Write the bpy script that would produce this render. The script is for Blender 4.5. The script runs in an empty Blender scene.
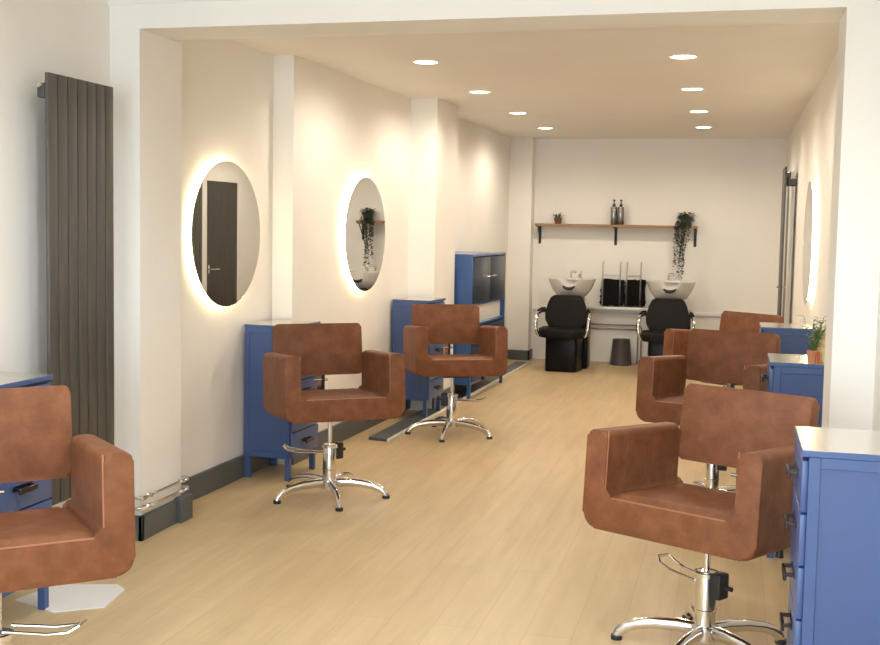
import bpy, bmesh, math, random
from mathutils import Vector, Matrix, Euler
PI = math.pi
R = math.radians
SC = bpy.context.scene
COL = SC.collection
rnd = random.Random(7)

# ------------------------------------------------------------------ materials
def srgb(r, g, b):
    f = lambda c: (c / 255 / 12.92) if c / 255 <= 0.04045 else ((c / 255 + 0.055) / 1.055) ** 2.4
    return (f(r), f(g), f(b), 1.0)

def mat(name, col, rough=0.5, metal=0.0, var=0.0, scale=20.0, bump=0.0, bscale=60.0, spec=0.5,
        coat=0.0, coat_rough=0.1, coord='Object', dark=None, stretch=(1, 1, 1), trans=0.0):
    m = bpy.data.materials.new(name)
    m.use_nodes = True
    nt = m.node_tree
    N = nt.nodes
    L = nt.links
    b = N['Principled BSDF']
    b.inputs['Base Color'].default_value = col
    b.inputs['Roughness'].default_value = rough
    b.inputs['Metallic'].default_value = metal
    b.inputs['Specular IOR Level'].default_value = spec
    b.inputs['Coat Weight'].default_value = coat
    b.inputs['Coat Roughness'].default_value = coat_rough
    b.inputs['Transmission Weight'].default_value = trans
    tc = N.new('ShaderNodeTexCoord')
    mp = N.new('ShaderNodeMapping')
    mp.inputs['Scale'].default_value = stretch
    L.new(tc.outputs[coord], mp.inputs['Vector'])
    if var > 0:
        n = N.new('ShaderNodeTexNoise')
        n.inputs['Scale'].default_value = scale
        n.inputs['Detail'].default_value = 5
        n.inputs['Roughness'].default_value = 0.6
        L.new(mp.outputs['Vector'], n.inputs['Vector'])
        cr = N.new('ShaderNodeValToRGB')
        d = dark if dark else tuple(c * (1 - var) for c in col[:3]) + (1,)
        cr.color_ramp.elements[0].position = 0.3
        cr.color_ramp.elements[0].color = d
        cr.color_ramp.elements[1].position = 0.7
        cr.color_ramp.elements[1].color = tuple(min(1, c * (1 + var * 0.6)) for c in col[:3]) + (1,)
        L.new(n.outputs['Fac'], cr.inputs['Fac'])
        L.new(cr.outputs['Color'], b.inputs['Base Color'])
    if bump > 0:
        n2 = N.new('ShaderNodeTexNoise')
        n2.inputs['Scale'].default_value = bscale
        n2.inputs['Detail'].default_value = 4
        L.new(mp.outputs['Vector'], n2.inputs['Vector'])
        bp = N.new('ShaderNodeBump')
        bp.inputs['Strength'].default_value = bump
        bp.inputs['Distance'].default_value = 0.01
        L.new(n2.outputs['Fac'], bp.inputs['Height'])
        L.new(bp.outputs['Normal'], b.inputs['Normal'])
    return m

def emit(name, col, strength):
    m = bpy.data.materials.new(name)
    m.use_nodes = True
    nt = m.node_tree
    nt.nodes.remove(nt.nodes['Principled BSDF'])
    e = nt.nodes.new('ShaderNodeEmission')
    e.inputs['Color'].default_value = col
    e.inputs['Strength'].default_value = strength
    nt.links.new(e.outputs[0], nt.nodes['Material Output'].inputs['Surface'])
    return m

def floor_mat():
    m = mat('oak_vinyl_planks', srgb(214, 190, 150), rough=0.42, spec=0.4)
    nt = m.node_tree
    N = nt.nodes
    L = nt.links
    b = N['Principled BSDF']
    tc = N.new('ShaderNodeTexCoord')
    mp = N.new('ShaderNodeMapping')
    mp.inputs['Rotation'].default_value = (0, 0, R(90))
    L.new(tc.outputs['Object'], mp.inputs['Vector'])
    br = N.new('ShaderNodeTexBrick')
    br.inputs['Scale'].default_value = 1.0
    br.inputs['Brick Width'].default_value = 1.22
    br.inputs['Row Height'].default_value = 0.18
    br.inputs['Mortar Size'].default_value = 0.0012
    br.inputs['Mortar Smooth'].default_value = 0.3
    br.inputs['Color1'].default_value = srgb(206, 182, 143)
    br.inputs['Color2'].default_value = srgb(201, 177, 137)
    br.inputs['Mortar'].default_value = srgb(180, 155, 115)
    br.offset = 0.37
    L.new(mp.outputs['Vector'], br.inputs['Vector'])
    mg = N.new('ShaderNodeMapping')
    mg.inputs['Scale'].default_value = (9, 0.9, 1)
    L.new(tc.outputs['Object'], mg.inputs['Vector'])
    n = N.new('ShaderNodeTexNoise')
    n.inputs['Scale'].default_value = 2.2
    n.inputs['Detail'].default_value = 8
    n.inputs['Roughness'].default_value = 0.62
    n.inputs['Distortion'].default_value = 0.6
    L.new(mg.outputs['Vector'], n.inputs['Vector'])
    cr = N.new('ShaderNodeValToRGB')
    cr.color_ramp.elements[0].position = 0.32
    cr.color_ramp.elements[0].color = (0.93, 0.92, 0.90, 1)
    cr.color_ramp.elements[1].position = 0.68
    cr.color_ramp.elements[1].color = (1.04, 1.03, 1.02, 1)
    L.new(n.outputs['Fac'], cr.inputs['Fac'])
    mx = N.new('ShaderNodeMix')
    mx.data_type = 'RGBA'
    mx.blend_type = 'MULTIPLY'
    mx.inputs['Factor'].default_value = 1.0
    L.new(br.outputs['Color'], mx.inputs['A'])
    L.new(cr.outputs['Color'], mx.inputs['B'])
    n3 = N.new('ShaderNodeTexNoise')
    n3.inputs['Scale'].default_value = 1.3
    n3.inputs['Detail'].default_value = 6
    L.new(mg.outputs['Vector'], n3.inputs['Vector'])
    cr3 = N.new('ShaderNodeValToRGB')
    cr3.color_ramp.elements[0].position = 0.35
    cr3.color_ramp.elements[0].color = (0.92, 0.905, 0.88, 1)
    cr3.color_ramp.elements[1].position = 0.6
    cr3.color_ramp.elements[1].color = (1, 1, 1, 1)
    L.new(n3.outputs['Fac'], cr3.inputs['Fac'])
    mx2 = N.new('ShaderNodeMix')
    mx2.data_type = 'RGBA'
    mx2.blend_type = 'MULTIPLY'
    mx2.inputs['Factor'].default_value = 1.0
    L.new(mx.outputs['Result'], mx2.inputs['A'])
    L.new(cr3.outputs['Color'], mx2.inputs['B'])
    L.new(mx2.outputs['Result'], b.inputs['Base Color'])
    return m

def suede_mat():
    m = mat('brown_suede', srgb(140, 86, 54), rough=0.56, spec=0.32, bump=0.12, bscale=90)
    nt = m.node_tree
    N = nt.nodes
    L = nt.links
    b = N['Principled BSDF']
    b.inputs['Sheen Weight'].default_value = 0.03
    b.inputs['Sheen Roughness'].default_value = 0.5
    b.inputs['Sheen Tint'].default_value = srgb(225, 185, 160)
    tc = N.new('ShaderNodeTexCoord')
    n = N.new('ShaderNodeTexNoise')
    n.inputs['Scale'].default_value = 13
    n.inputs['Detail'].default_value = 8
    n.inputs['Roughness'].default_value = 0.66
    n.inputs['Distortion'].default_value = 0.15
    L.new(tc.outputs['Object'], n.inputs['Vector'])
    cr = N.new('ShaderNodeValToRGB')
    e = cr.color_ramp.elements
    e[0].position = 0.28
    e[0].color = srgb(101, 58, 33)
    e[1].position = 0.74
    e[1].color = srgb(134, 85, 56)
    mid = e.new(0.5)
    mid.color = srgb(117, 71, 43)
    L.new(n.outputs['Fac'], cr.inputs['Fac'])
    L.new(cr.outputs['Color'], b.inputs['Base Color'])
    return m

WALLP = mat('cream_wall_paint', (0.84, 0.815, 0.775, 1), rough=0.75, var=0.02, scale=3, bump=0.03, bscale=120, spec=0.3)
CEILP = mat('cream_ceiling_paint', (0.80, 0.77, 0.725, 1), rough=0.85, var=0.02, scale=2, spec=0.2)
TRIMW = mat('white_trim_paint', (0.82, 0.80, 0.77, 1), rough=0.4, var=0.02, scale=4)
SKIRT = mat('dark_grey_skirting_paint', srgb(88, 91, 92), rough=0.45, var=0.05, scale=8)
FLOOR = floor_mat()
SUEDE = suede_mat()
PIPING = mat('brown_piping', srgb(160, 108, 76), rough=0.5, var=0.08, scale=30)
CHROME = mat('polished_chrome', (0.80, 0.79, 0.77, 1), rough=0.12, metal=1.0, var=0.02, scale=10)
BRUSHED = mat('brushed_steel', (0.62, 0.61, 0.59, 1), rough=0.28, metal=1.0, var=0.05, scale=40)
BLACKP = mat('black_plastic', (0.018, 0.018, 0.019, 1), rough=0.45, var=0.1, scale=20)
BLUE = mat('blue_paint', srgb(64, 87, 136), rough=0.38, var=0.04, scale=6, coat=0.15, coat_rough=0.2)
BLUETOP = mat('painted_reflection_top', (0.70, 0.665, 0.61, 1), rough=0.2, metal=0.85, var=0.03, scale=6)  # pale warm tone stands in for walls reflected in glossy blue paint
BLUELOCK = mat('bright_blue_locker', srgb(40, 82, 142), rough=0.3, var=0.04, scale=6, coat=0.4, coat_rough=0.1)
BLUEGLOSS = mat('dark_blue_gloss', srgb(24, 42, 66), rough=0.3, var=0.05, scale=5, coat=0.1, coat_rough=0.2)
GUN = mat('gunmetal_handle', (0.07, 0.062, 0.066, 1), rough=0.35, metal=1.0, var=0.06, scale=20)
RAD = mat('anthracite_radiator', srgb(82, 79, 75), rough=0.4, var=0.04, scale=6, metal=0.1)
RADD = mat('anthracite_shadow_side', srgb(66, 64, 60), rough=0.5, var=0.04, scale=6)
MIRROR = mat('mirror_glass', (0.86, 0.86, 0.85, 1), rough=0.0, metal=1.0)
LEDRING = emit('led_halo', (1.0, 0.83, 0.50, 1), 14.0)
LENS = emit('downlight_lens', (1.0, 0.90, 0.70, 1), 14.0)
BLACKV = mat('black_vinyl', (0.013, 0.0105, 0.0095, 1), rough=0.5, spec=0.12, var=0.15, scale=25, bump=0.05, bscale=150)
BLACKG = mat('black_gloss_plinth', (0.008, 0.007, 0.008, 1), rough=0.28, spec=0.15, var=0.1, scale=10)
CERAM = mat('white_ceramic', (0.66, 0.635, 0.60, 1), rough=0.12, var=0.02, scale=3, coat=0.5)
TOWEL = mat('black_towelling', (0.010, 0.010, 0.010, 1), rough=0.95, var=0.3, scale=80, bump=0.6, bscale=180, spec=0.1)
OAK = mat('oak_shelf', srgb(150, 116, 76), rough=0.5, var=0.18, scale=10, stretch=(1, 12, 12))
GREYB = mat('grey_plastic_bin', srgb(70, 67, 66), rough=0.5, var=0.06, scale=10)
TERRA = mat('terracotta', srgb(190, 130, 92), rough=0.8, var=0.1, scale=20)
DTERRA = mat('dark_terracotta', srgb(118, 72, 52), rough=0.8, var=0.15, scale=20)
SOIL = mat('dark_soil', srgb(50, 38, 30), rough=0.95, var=0.3, scale=80)
LEAF = mat('green_leaf', srgb(78, 98, 58), rough=0.5, var=0.3, scale=25)
LEAFD = mat('dark_green_leaf', srgb(52, 62, 40), rough=0.5, var=0.3, scale=25)
LEAFB = mat('bright_green_leaf', srgb(98, 128, 66), rough=0.5, var=0.3, scale=25)
BOTTLE = mat('dark_metal_bottle', (0.32, 0.30, 0.28, 1), rough=0.2, metal=1.0, var=0.05, scale=10)
COPPER = mat('dull_pipe_metal', srgb(140, 122, 108), rough=0.35, metal=0.8, var=0.06, scale=10)
DOORG = mat('dark_grey_door_paint', srgb(66, 63, 60), rough=0.4, var=0.04, scale=6)
CARD = mat('white_card', (0.76, 0.745, 0.73, 1), rough=0.6, var=0.02, scale=5)
PATTERN = mat('cream_patterned_tin', srgb(214, 196, 150), rough=0.4, var=0.35, scale=35)
REDP = mat('red_plastic', srgb(186, 72, 44), rough=0.4, var=0.05, scale=20)

# ------------------------------------------------------------------ mesh helpers
def finish(bm, name, m, parent=None, sharp=38, loc=None):
    bm.normal_update()
    for f in bm.faces:
        f.smooth = True
    for e in bm.edges:
        if len(e.link_faces) == 2:
            if e.calc_face_angle(0) > R(sharp):
                e.smooth = False
    me = bpy.data.meshes.new(name)
    bm.to_mesh(me)
    bm.free()
    ms = m if isinstance(m, (list, tuple)) else [m]
    for x in ms:
        me.materials.append(x)
    o = bpy.data.objects.new(name, me)
    COL.objects.link(o)
    if parent:
        o.parent = parent
    if loc is not None:
        o.location = loc
    return o

def box(bm, x0, x1, y0, y1, z0, z1, bev=0.0, seg=2, mi=0, M=None):
    t = bmesh.new()
    vs = [t.verts.new((x, y, z)) for x in (x0, x1) for y in (y0, y1) for z in (z0, z1)]
    for q in ((0, 1, 3, 2), (4, 6, 7, 5), (0, 4, 5, 1), (2, 3, 7, 6), (0, 2, 6, 4), (1, 5, 7, 3)):
        t.faces.new([vs[i] for i in q])
    if bev > 0:
        bmesh.ops.bevel(t, geom=list(t.edges), offset=bev, segments=seg, profile=0.5, affect='EDGES', clamp_overlap=True)
    merge(bm, t, M, mi)

def merge(bm, t, M=None, mi=0):
    bmesh.ops.recalc_face_normals(t, faces=list(t.faces))
    mp = {}
    for v in t.verts:
        mp[v] = bm.verts.new((M @ v.co) if M else v.co)
    for f in t.faces:
        try:
            nf = bm.faces.new([mp[v] for v in f.verts])
            nf.material_index = mi
        except ValueError:
            pass
    t.free()

def tube(bm, pts, r, seg=10, caps=True, mi=0, flat=1.0, up=None):
    """sweep a circle (optionally flattened) along pts; r is a number or list"""
    pts = [Vector(p) for p in pts]
    n = len(pts)
    rs = r if isinstance(r, (list, tuple)) else [r] * n
    t = bmesh.new()
    rings = []
    ref = Vector(up) if up else None
    prev = None
    for i, p in enumerate(pts):
        d = (pts[min(i + 1, n - 1)] - pts[max(i - 1, 0)]).normalized()
        if ref is not None:
            a = ref.cross(d)
        elif prev is None:
            a = d.orthogonal()
        else:
            a = prev - d * prev.dot(d)
        a = a.normalized()
        prev = a
        b = d.cross(a).normalized()
        rings.append([t.verts.new(p + a * rs[i] * math.cos(2 * PI * k / seg) + b * rs[i] * flat * math.sin(2 * PI * k / seg)) for k in range(seg)])
    for i in range(n - 1):
        for k in range(seg):
            t.faces.new((rings[i][k], rings[i][(k + 1) % seg], rings[i + 1][(k + 1) % seg], rings[i + 1][k]))
    if caps:
        t.faces.new(rings[0][::-1])
        t.faces.new(rings[-1])
    merge(bm, t, None, mi)

def lathe(bm, prof, seg=28, c=(0, 0, 0), mi=0, M=None, closed=False):
    t = bmesh.new()
    rings = []
    for (r, z) in prof:
        if r < 1e-6:
            rings.append([t.verts.new((0, 0, z))])
        else:
            rings.append([t.verts.new((r * math.cos(2 * PI * k / seg), r * math.sin(2 * PI * k / seg), z)) for k in range(seg)])
    pairs = list(zip(rings[:-1], rings[1:]))
    if closed:
        pairs.append((rings[-1], rings[0]))
    for a, b in pairs:
        for k in range(seg):
            k2 = (k + 1) % seg
            if len(a) == 1 and len(b) == 1:
                continue
            if len(a) == 1:
                t.faces.new((a[0], b[k2], b[k]))
            elif len(b) == 1:
                t.faces.new((a[k], a[k2], b[0]))
            else:
                t.faces.new((a[k], a[k2], b[k2], b[k]))
    T = Matrix.Translation(c)
    merge(bm, t, (T @ M) if M else T, mi)

def round_poly(pts, rad, seg=5):
    out = []
    n = len(pts)
    for i, p in enumerate(pts):
        p = Vector(p)
        a = Vector(pts[i - 1])
        b = Vector(pts[(i + 1) % n])
        r = rad[i] if isinstance(rad, (list, tuple)) else rad
        if r <= 0:
            out.append(p)
            continue
        d1 = (a - p).normalized()
        d2 = (b - p).normalized()
        ang = d1.angle(d2)
        L = r / math.tan(ang / 2)
        c = p + (d1 + d2).normalized() * (r / math.sin(ang / 2))
        s = p + d1 * L
        e = p + d2 * L
        v0 = s - c
        v1 = e - c
        th = v0.angle(v1)
        sgn = 1 if v0.x * v1.y - v0.y * v1.x > 0 else -1
        for k in range(seg + 1):
            q = sgn * th * k / seg
            out.append(c + Vector((v0.x * math.cos(q) - v0.y * math.sin(q), v0.x * math.sin(q) + v0.y * math.cos(q))))
    return out

def prism(bm, poly, d0, d1, axis='y', bev=0.0, seg=2, mi=0, M=None):
    """2-D polygon (u,v) extruded; axis y: (u,v)->(x,z); axis x: (u,v)->(y,z); axis z: (u,v)->(x,y)"""
    t = bmesh.new()
    def P(u, v, d):
        return {'y': (u, d, v), 'x': (d, u, v), 'z': (u, v, d)}[axis]
    A = [t.verts.new(P(p[0], p[1], d0)) for p in poly]
    B = [t.verts.new(P(p[0], p[1], d1)) for p in poly]
    n = len(poly)
    t.faces.new(A)
    t.faces.new(B[::-1])
    cap = []
    for i in range(n):
        j = (i + 1) % n
        t.faces.new((A[i], B[i], B[j], A[j]))
    if bev > 0:
        t.edges.ensure_lookup_table()
        sA = set(A)
        sB = set(B)
        cap = [e for e in t.edges if (e.verts[0] in sA and e.verts[1] in sA) or (e.verts[0] in sB and e.verts[1] in sB)]
        bmesh.ops.bevel(t, geom=cap, offset=bev, segments=seg, profile=0.5, affect='EDGES', clamp_overlap=True)
    merge(bm, t, M, mi)

def grid_surf(bm, fn, nu, nv, mi=0, closed_u=False):
    t = bmesh.new()
    V = [[t.verts.new(fn(i / nu, j / nv)) for j in range(nv + 1)] for i in range(nu + (0 if closed_u else 1))]
    m = len(V)
    for i in range(nu):
        for j in range(nv):
            t.faces.new((V[i][j], V[(i + 1) % m][j], V[(i + 1) % m][j + 1], V[i][j + 1]))
    merge(bm, t, None, mi)

def thing(name, label, cat, loc=(0, 0, 0), rz=0.0, group=None):
    o = bpy.data.objects.new(name, None)
    o.empty_display_size = 0.1
    COL.objects.link(o)
    o.location = loc
    o.rotation_euler = (0, 0, rz)
    o['label'] = label
    o['category'] = cat
    if group:
        o['group'] = group
    return o

def tag(o, label, cat, group=None):
    o['label'] = label
    o['category'] = cat
    if group:
        o['group'] = group
    return o

def struct(name, bm, m, label=None, parent=None):
    o = finish(bm, name, m, parent)
    if parent is None:
        o['kind'] = 'structure'
    if label:
        o['label'] = label
    return o

def dup(root, loc, rz, label, group=None):
    r = root.copy()
    COL.objects.link(r)
    r.location = loc
    r.rotation_euler = (0, 0, rz)
    r['label'] = label
    if group:
        r['group'] = group
    kids = {}
    for ch in list(root.children):
        c = ch.copy()
        COL.objects.link(c)
        c.parent = r
        for g in list(ch.children):
            d = g.copy()
            COL.objects.link(d)
            d.parent = c
    return r

# ------------------------------------------------------------------ room shell
ZC = 2.612          # back ceiling
Y0, Y1 = 4.786, 5.14   # opening (pier) front and back planes
XL0, XR0 = -2.747, 0.406
ZL = 2.458
YB = 13.109
XR = 0.545
NL, NR = -2.905, 0.573   # front room side walls
YF = -2.6                # shop front
ZN = 2.66
s1 = lambda y: -2.865 + 0.0322 * (y - 6.2)
s2 = lambda y: -2.7265 + 0.0322 * (y - 6.2)
s3 = lambda y: -2.4962 + 0.0322 * (y - 6.2)
s4 = lambda y: -2.7876 + 0.0322 * (y - 6.2)
YA, YS2, YS3 = 6.613, 8.965, 9.584

bm = bmesh.new()
box(bm, -3.3, 1.0, YF - 0.3, YB + 0.2, -0.1, 0.0)
struct('floor', bm, FLOOR, 'pale oak plank floor')
bm = bmesh.new()
box(bm, -3.3, 1.0, Y1 - 0.001, YB + 0.2, ZC, ZC + 0.1)
box(bm, -3.3, 1.0, YF - 0.3, Y0 + 0.05, ZN, ZN + 0.1)
struct('ceiling', bm, CEILP, 'smooth cream ceiling')
# left wall of the back room, stepping in plan
for nm, poly, lab in (
        ('wall_left', [(-3.3, Y1 - 0.05), (s1(Y1), Y1 - 0.05), (s1(YA), YA), (-3.3, YA)], 'cream left wall behind the first round mirror'),
        ('wall_left_2', [(-3.3, YA), (s2(YA), YA), (s2(YS2), YS2), (-3.3, YS2)], 'cream left wall step carrying the second round mirror'),
        ('wall_left_3', [(-3.3, YS2), (s3(YS2), YS2), (s3(YS3), YS3), (-3.3, YS3)], 'narrow cream left wall step before the blue locker'),
        ('wall_left_4', [(-3.3, YS3), (s4(YS3), YS3), (s4(YB), YB + 0.1), (-3.3, YB + 0.1)], 'recessed cream left wall behind the blue locker')):
    bm = bmesh.new()
    prism(bm, poly, 0.0, ZC, 'z')
    struct(nm, bm, WALLP, lab)
bm = bmesh.new()
box(bm, -3.3, 1.0, YB, YB + 0.15, 0, ZC)
struct('wall_back', bm, WALLP, 'cream back wall')
bm = bmesh.new()
box(bm, -2.62, -2.305, 12.909, YB + 0.01, 0, ZC)
struct('trim_1', bm, WALLP, 'cream pilaster in the back left corner')
bm = bmesh.new()
box(bm, XR, 0.9, Y1 - 0.05, YB + 0.1, 0, ZC)
struct('wall_right', bm, WALLP, 'cream right wall of the back room')
# dividing wall with wide opening
bm = bmesh.new()
box(bm, -3.3, XL0, Y0, Y1 + 0.06, 0, ZL)
box(bm, XR0, 1.0, Y0, Y1, 0, ZL)
box(bm, -3.3, 1.0, Y0, Y1 - 0.06, ZL, ZN + 0.05)
struct('wall_opening', bm, WALLP, 'white wall with the wide opening between front and back rooms')
bm = bmesh.new()
box(bm, -2.88, XR0 + 0.14, Y1 - 0.06, Y1 + 0.03, ZL + 0.008, ZC + 0.02)
struct('trim_2', bm, TRIMW, 'cream lip behind the opening lintel')
bm = bmesh.new()
box(bm, -3.3, 1.0, Y0 - 0.012, Y0, ZL + 0.115, ZN)
struct('trim_3', bm, TRIMW, 'flat white moulding above the opening')
bm = bmesh.new()
box(bm, NL - 0.4, NL, YF - 0.3, Y0, 0, ZN)
struct('wall_front_left', bm, WALLP, 'white left wall of the front room')
bm = bmesh.new()
box(bm, NR, NR + 0.4, YF - 0.3, Y0, 0, ZN)
struct('wall_front_right', bm, WALLP, 'white right wall of the front room')
# shop front behind the camera: sill, header and mullions around big openings
bm = bmesh.new()
box(bm, -3.3, 1.0, YF - 0.25, YF, 0, 0.35)
box(bm, -3.3, 1.0, YF - 0.25, YF, 2.5, ZN)
box(bm, NL - 0.1, NL + 0.12, YF - 0.25, YF, 0.35, 2.5)
box(bm, NR - 0.12, NR + 0.1, YF - 0.25, YF, 0.35, 2.5)
box(bm, -1.20, -1.12, YF - 0.2, YF - 0.05, 0.35, 2.5)
struct('wall_front', bm, TRIMW, 'shop front wall around the big windows')

# skirting boards
def skirt(name, p, q, t, z, label):
    bm = bmesh.new()
    a = Vector(p)
    b = Vector(q)
    d = (b - a).normalized()
    n = Vector((d.y, -d.x))
    pl = [a, b, b + n * t, a + n * t]
    prism(bm, [(v.x, v.y) for v in pl], 0.0, z, 'z', bev=0.004, seg=1)
    return struct(name, bm, SKIRT, label)
skirt('baseboard_left', (s1(Y1 + 0.07), Y1 + 0.07), (s1(YA), YA), 0.02, 0.138, 'dark grey skirting below the first round mirror')
skirt('baseboard_left_2', (s2(YA), YA), (s2(YS2), YS2), 0.02, 0.138, 'dark grey skirting below the second round mirror')
skirt('baseboard_left_3', (s3(YS2), YS2), (s3(YS3), YS3), 0.02, 0.138, 'dark grey skirting on the third wall step')
skirt('baseboard_left_4', (s4(YS3), YS3), (s4(12.9), 12.9), 0.02, 0.138, 'dark grey skirting behind the blue locker')
bm = bmesh.new()
box(bm, -2.56, -2.285, 12.885, 12.909, 0, 0.115, 0.003, 1)
box(bm, -2.305, -2.285, 12.885, YB, 0, 0.115, 0.003, 1)
struct('baseboard_back', bm, SKIRT, 'dark grey skirting round the back pilaster')
bm = bmesh.new()
box(bm, XL0 - 0.16, XL0 + 0.022, Y0 - 0.022, Y0, 0, 0.122, 0.003, 1)
box(bm, XL0, XL0 + 0.022, Y0 - 0.022, 5.115, 0, 0.122, 0.003, 1)
struct('baseboard_opening', bm, SKIRT, 'dark grey skirting round the left side of the opening')
bm = bmesh.new()
box(bm, XL0, XL0 + 0.045, 5.12, 5.245, 0, 0.128, 0.003, 1)
struct('trim_4', bm, SKIRT, 'dark grey skirting block at the inner end of the opening')
bm = bmesh.new()
box(bm, NR - 0.02, NR, 0, Y0, 0, 0.138, 0.003, 1)
struct('baseboard_right', bm, SKIRT, 'dark grey skirting of the front right wall')
bm = bmesh.new()
box(bm, XR - 0.02, XR, Y1, 11.28, 0, 0.138, 0.003, 1)
struct('baseboard_right_2', bm, SKIRT, 'dark grey skirting of the right wall')

# door in the right wall near the back
bm = bmesh.new()
DY0, DY1 = 11.4, 12.12
box(bm, 0.522, XR + 0.02, DY0, DY1, 0.005, 2.03)
for k in range(8):
    y = DY0 + 0.06 + k * (DY1 - DY0 - 0.12) / 7
    box(bm, 0.519, 0.525, y - 0.038, y + 0.038, 0.12, 1.92, 0.002, 1)
door = struct('door_1', bm, DOORG, 'dark grey boarded door in the right wall near the back')
bm = bmesh.new()
box(bm, 0.51, XR + 0.01, 11.29, DY0, 0, 2.14, 0.004, 1)
box(bm, 0.51, XR + 0.01, DY1, 12.23, 0, 2.14, 0.004, 1)
box(bm, 0.51, XR + 0.01, DY0, DY1, 2.03, 2.14, 0.004, 1)
struct('door_frame', bm, TRIMW, 'white door frame', door)
bm = bmesh.new()
tube(bm, [(0.522, 11.45, 1.02), (0.43, 11.45, 1.02), (0.425, 11.53, 1.02)], 0.008, 8)
box(bm, 0.512, 0.522, 11.435, 11.465, 0.97, 1.07, 0.003, 1)
struct('door_handle', bm, CHROME, 'chrome lever handle', door)

# ------------------------------------------------------------------ downlights
LXY = [(-1.958, 6.985), (-1.958, 8.565), (-1.958, 10.152), (-1.958, 11.683),
       (-0.3365, 6.985), (-0.3365, 8.565), (-0.3365, 10.152), (-0.3365, 11.683)]
ords = ['nearest', 'second nearest', 'third nearest', 'farthest']
for i, (x, y) in enumerate(LXY):
    side = 'left' if i < 4 else 'right'
    t = thing('downlight', 'round warm white ceiling downlight, %s of the four in the %s row' % (ords[i % 4], side), 'ceiling light',
              (x, y, ZC), 0, 'recessed ceiling downlights')
    bm = bmesh.new()
    lathe(bm, [(0.078, 0.0), (0.088, 0.0), (0.088, -0.006), (0.082, -0.009), (0.076, -0.006), (0.074, 0.0)], 32)
    finish(bm, 'bezel', TRIMW, t)
    bm = bmesh.new()
    lathe(bm, [(0.0, -0.005), (0.05, -0.0055), (0.075, -0.004)], 32)
    finish(bm, 'lens', LENS, t)
    ld = bpy.data.lights.new('downlight_beam', 'SPOT')
    ld.energy = 30
    ld.color = (1.0, 0.88, 0.71)
    ld.spot_size = R(172)
    ld.spot_blend = 0.6
    ld.shadow_soft_size = 0.06
    lo = bpy.data.objects.new('downlight_beam', ld)
    COL.objects.link(lo)
    lo.parent = t
    lo.location = (0, 0, -0.05)

# ------------------------------------------------------------------ round backlit mirrors
def mirror(y, z, wallx, nx, r, label, yaw=0.0):
    """disc facing nx (+1 faces +x), held off the wall by a smaller box with a glowing edge strip"""
    t = thing('round_mirror', label, 'mirror', (wallx, y, z), 0, 'round mirrors with glowing halo')
    Q = Matrix.Rotation(yaw, 4, 'Z') @ Matrix.Rotation(R(90) * nx, 4, 'Y')
    bm = bmesh.new()
    lathe(bm, [(0, 0.046), (r - 0.002, 0.046), (r - 0.002, 0.0462)], 96, M=Q)
    finish(bm, 'glass', MIRROR, t, sharp=20)
    bm = bmesh.new()
    lathe(bm, [(r - 0.002, 0.0458), (r, 0.0455), (r, 0.041), (0.0, 0.041)], 96, M=Q)
    finish(bm, 'backing', BRUSHED, t)
    bm = bmesh.new()
    lathe(bm, [(r - 0.05, 0.0), (r - 0.05, 0.041)], 96, M=Q)
    lathe(bm, [(r - 0.056, 0.0), (r - 0.056, 0.041)], 96, M=Q)
    finish(bm, 'mounting_frame', TRIMW, t)
    bm = bmesh.new()
    lathe(bm, [(r - 0.046, 0.010), (r - 0.026, 0.010), (r - 0.026, 0.028), (r - 0.046, 0.028)], 96, M=Q, closed=True)
    finish(bm, 'halo_strip', LEDRING, t)
    return t
yawL = -math.atan(0.0322)
mirror(5.92, 1.487, s1(5.92), 1, 0.42, 'round mirror with warm glowing halo, nearest the dark radiator on the left wall', yawL)
mirror(7.83, 1.485, s2(7.83), 1, 0.42, 'round backlit mirror on the left wall reflecting the trailing plant', yawL)
mirror(8.22, 1.487, XR, -1, 0.43, 'round backlit mirror seen edge-on on the right wall before the dark door')
# two more stations whose mirrors light the cabinets (behind the pier and beside the camera)
mirror(5.72, 1.487, XR, -1, 0.425, 'round backlit mirror on the right wall just behind the pier, above the potted plant')
mirror(3.62, 1.487, NR, -1, 0.425, 'round backlit mirror on the front right wall above the nearest blue drawer cabinet')

# ------------------------------------------------------------------ radiator
def make_radiator(label, loc, rz, RX, vs):
    t = thing('vertical_radiator', label, 'radiator', loc, rz)
    w = 0.508
    n = 7
    pw = w / n
    for k in range(n):
        bm = bmesh.new()
        y0 = -w / 2 + k * pw
        box(bm, RX - 0.018, RX, y0 + 0.004, y0 + pw - 0.004, 0, 1.818, 0.004, 2)
        finish(bm, 'panel', RAD, t)
    for z in (0.05, 1.745):
        bm = bmesh.new()
        box(bm, RX - 0.055, RX - 0.0185, -w / 2 + 0.004, w / 2 - 0.004, z - 0.03, z + 0.03, 0.006, 2)
        finish(bm, 'header_tube', RADD, t)
    for z in (0.2, 1.68):
        for y in (-0.02, 0.2):
            bm = bmesh.new()
            box(bm, 0.002, RX - 0.03, y - 0.02, y + 0.02, z - 0.03, z + 0.03, 0.003, 1)
            finish(bm, 'wall_bracket', RADD, t)
    bm = bmesh.new()
    lathe(bm, [(0, 0), (0.011, 0), (0.013, 0.006), (0.011, 0.016), (0.006, 0.022), (0, 0.023)], 14, c=(RX - 0.032, vs * (w / 2 + 0.001), 1.765), M=Matrix.Rotation(R(-90) * vs, 4, 'X'))
    finish(bm, 'bleed_valve', CHROME, t)
    return t
make_radiator('tall dark grey flat panel radiator on the left wall of the front room', (NL, 4.315, 0.34), 0, 0.1525, -1)
make_radiator('dark vertical radiator seen edge-on on the right wall near the back corner', (XR, 10.91, 0.34), PI, 0.115, 1)

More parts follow.
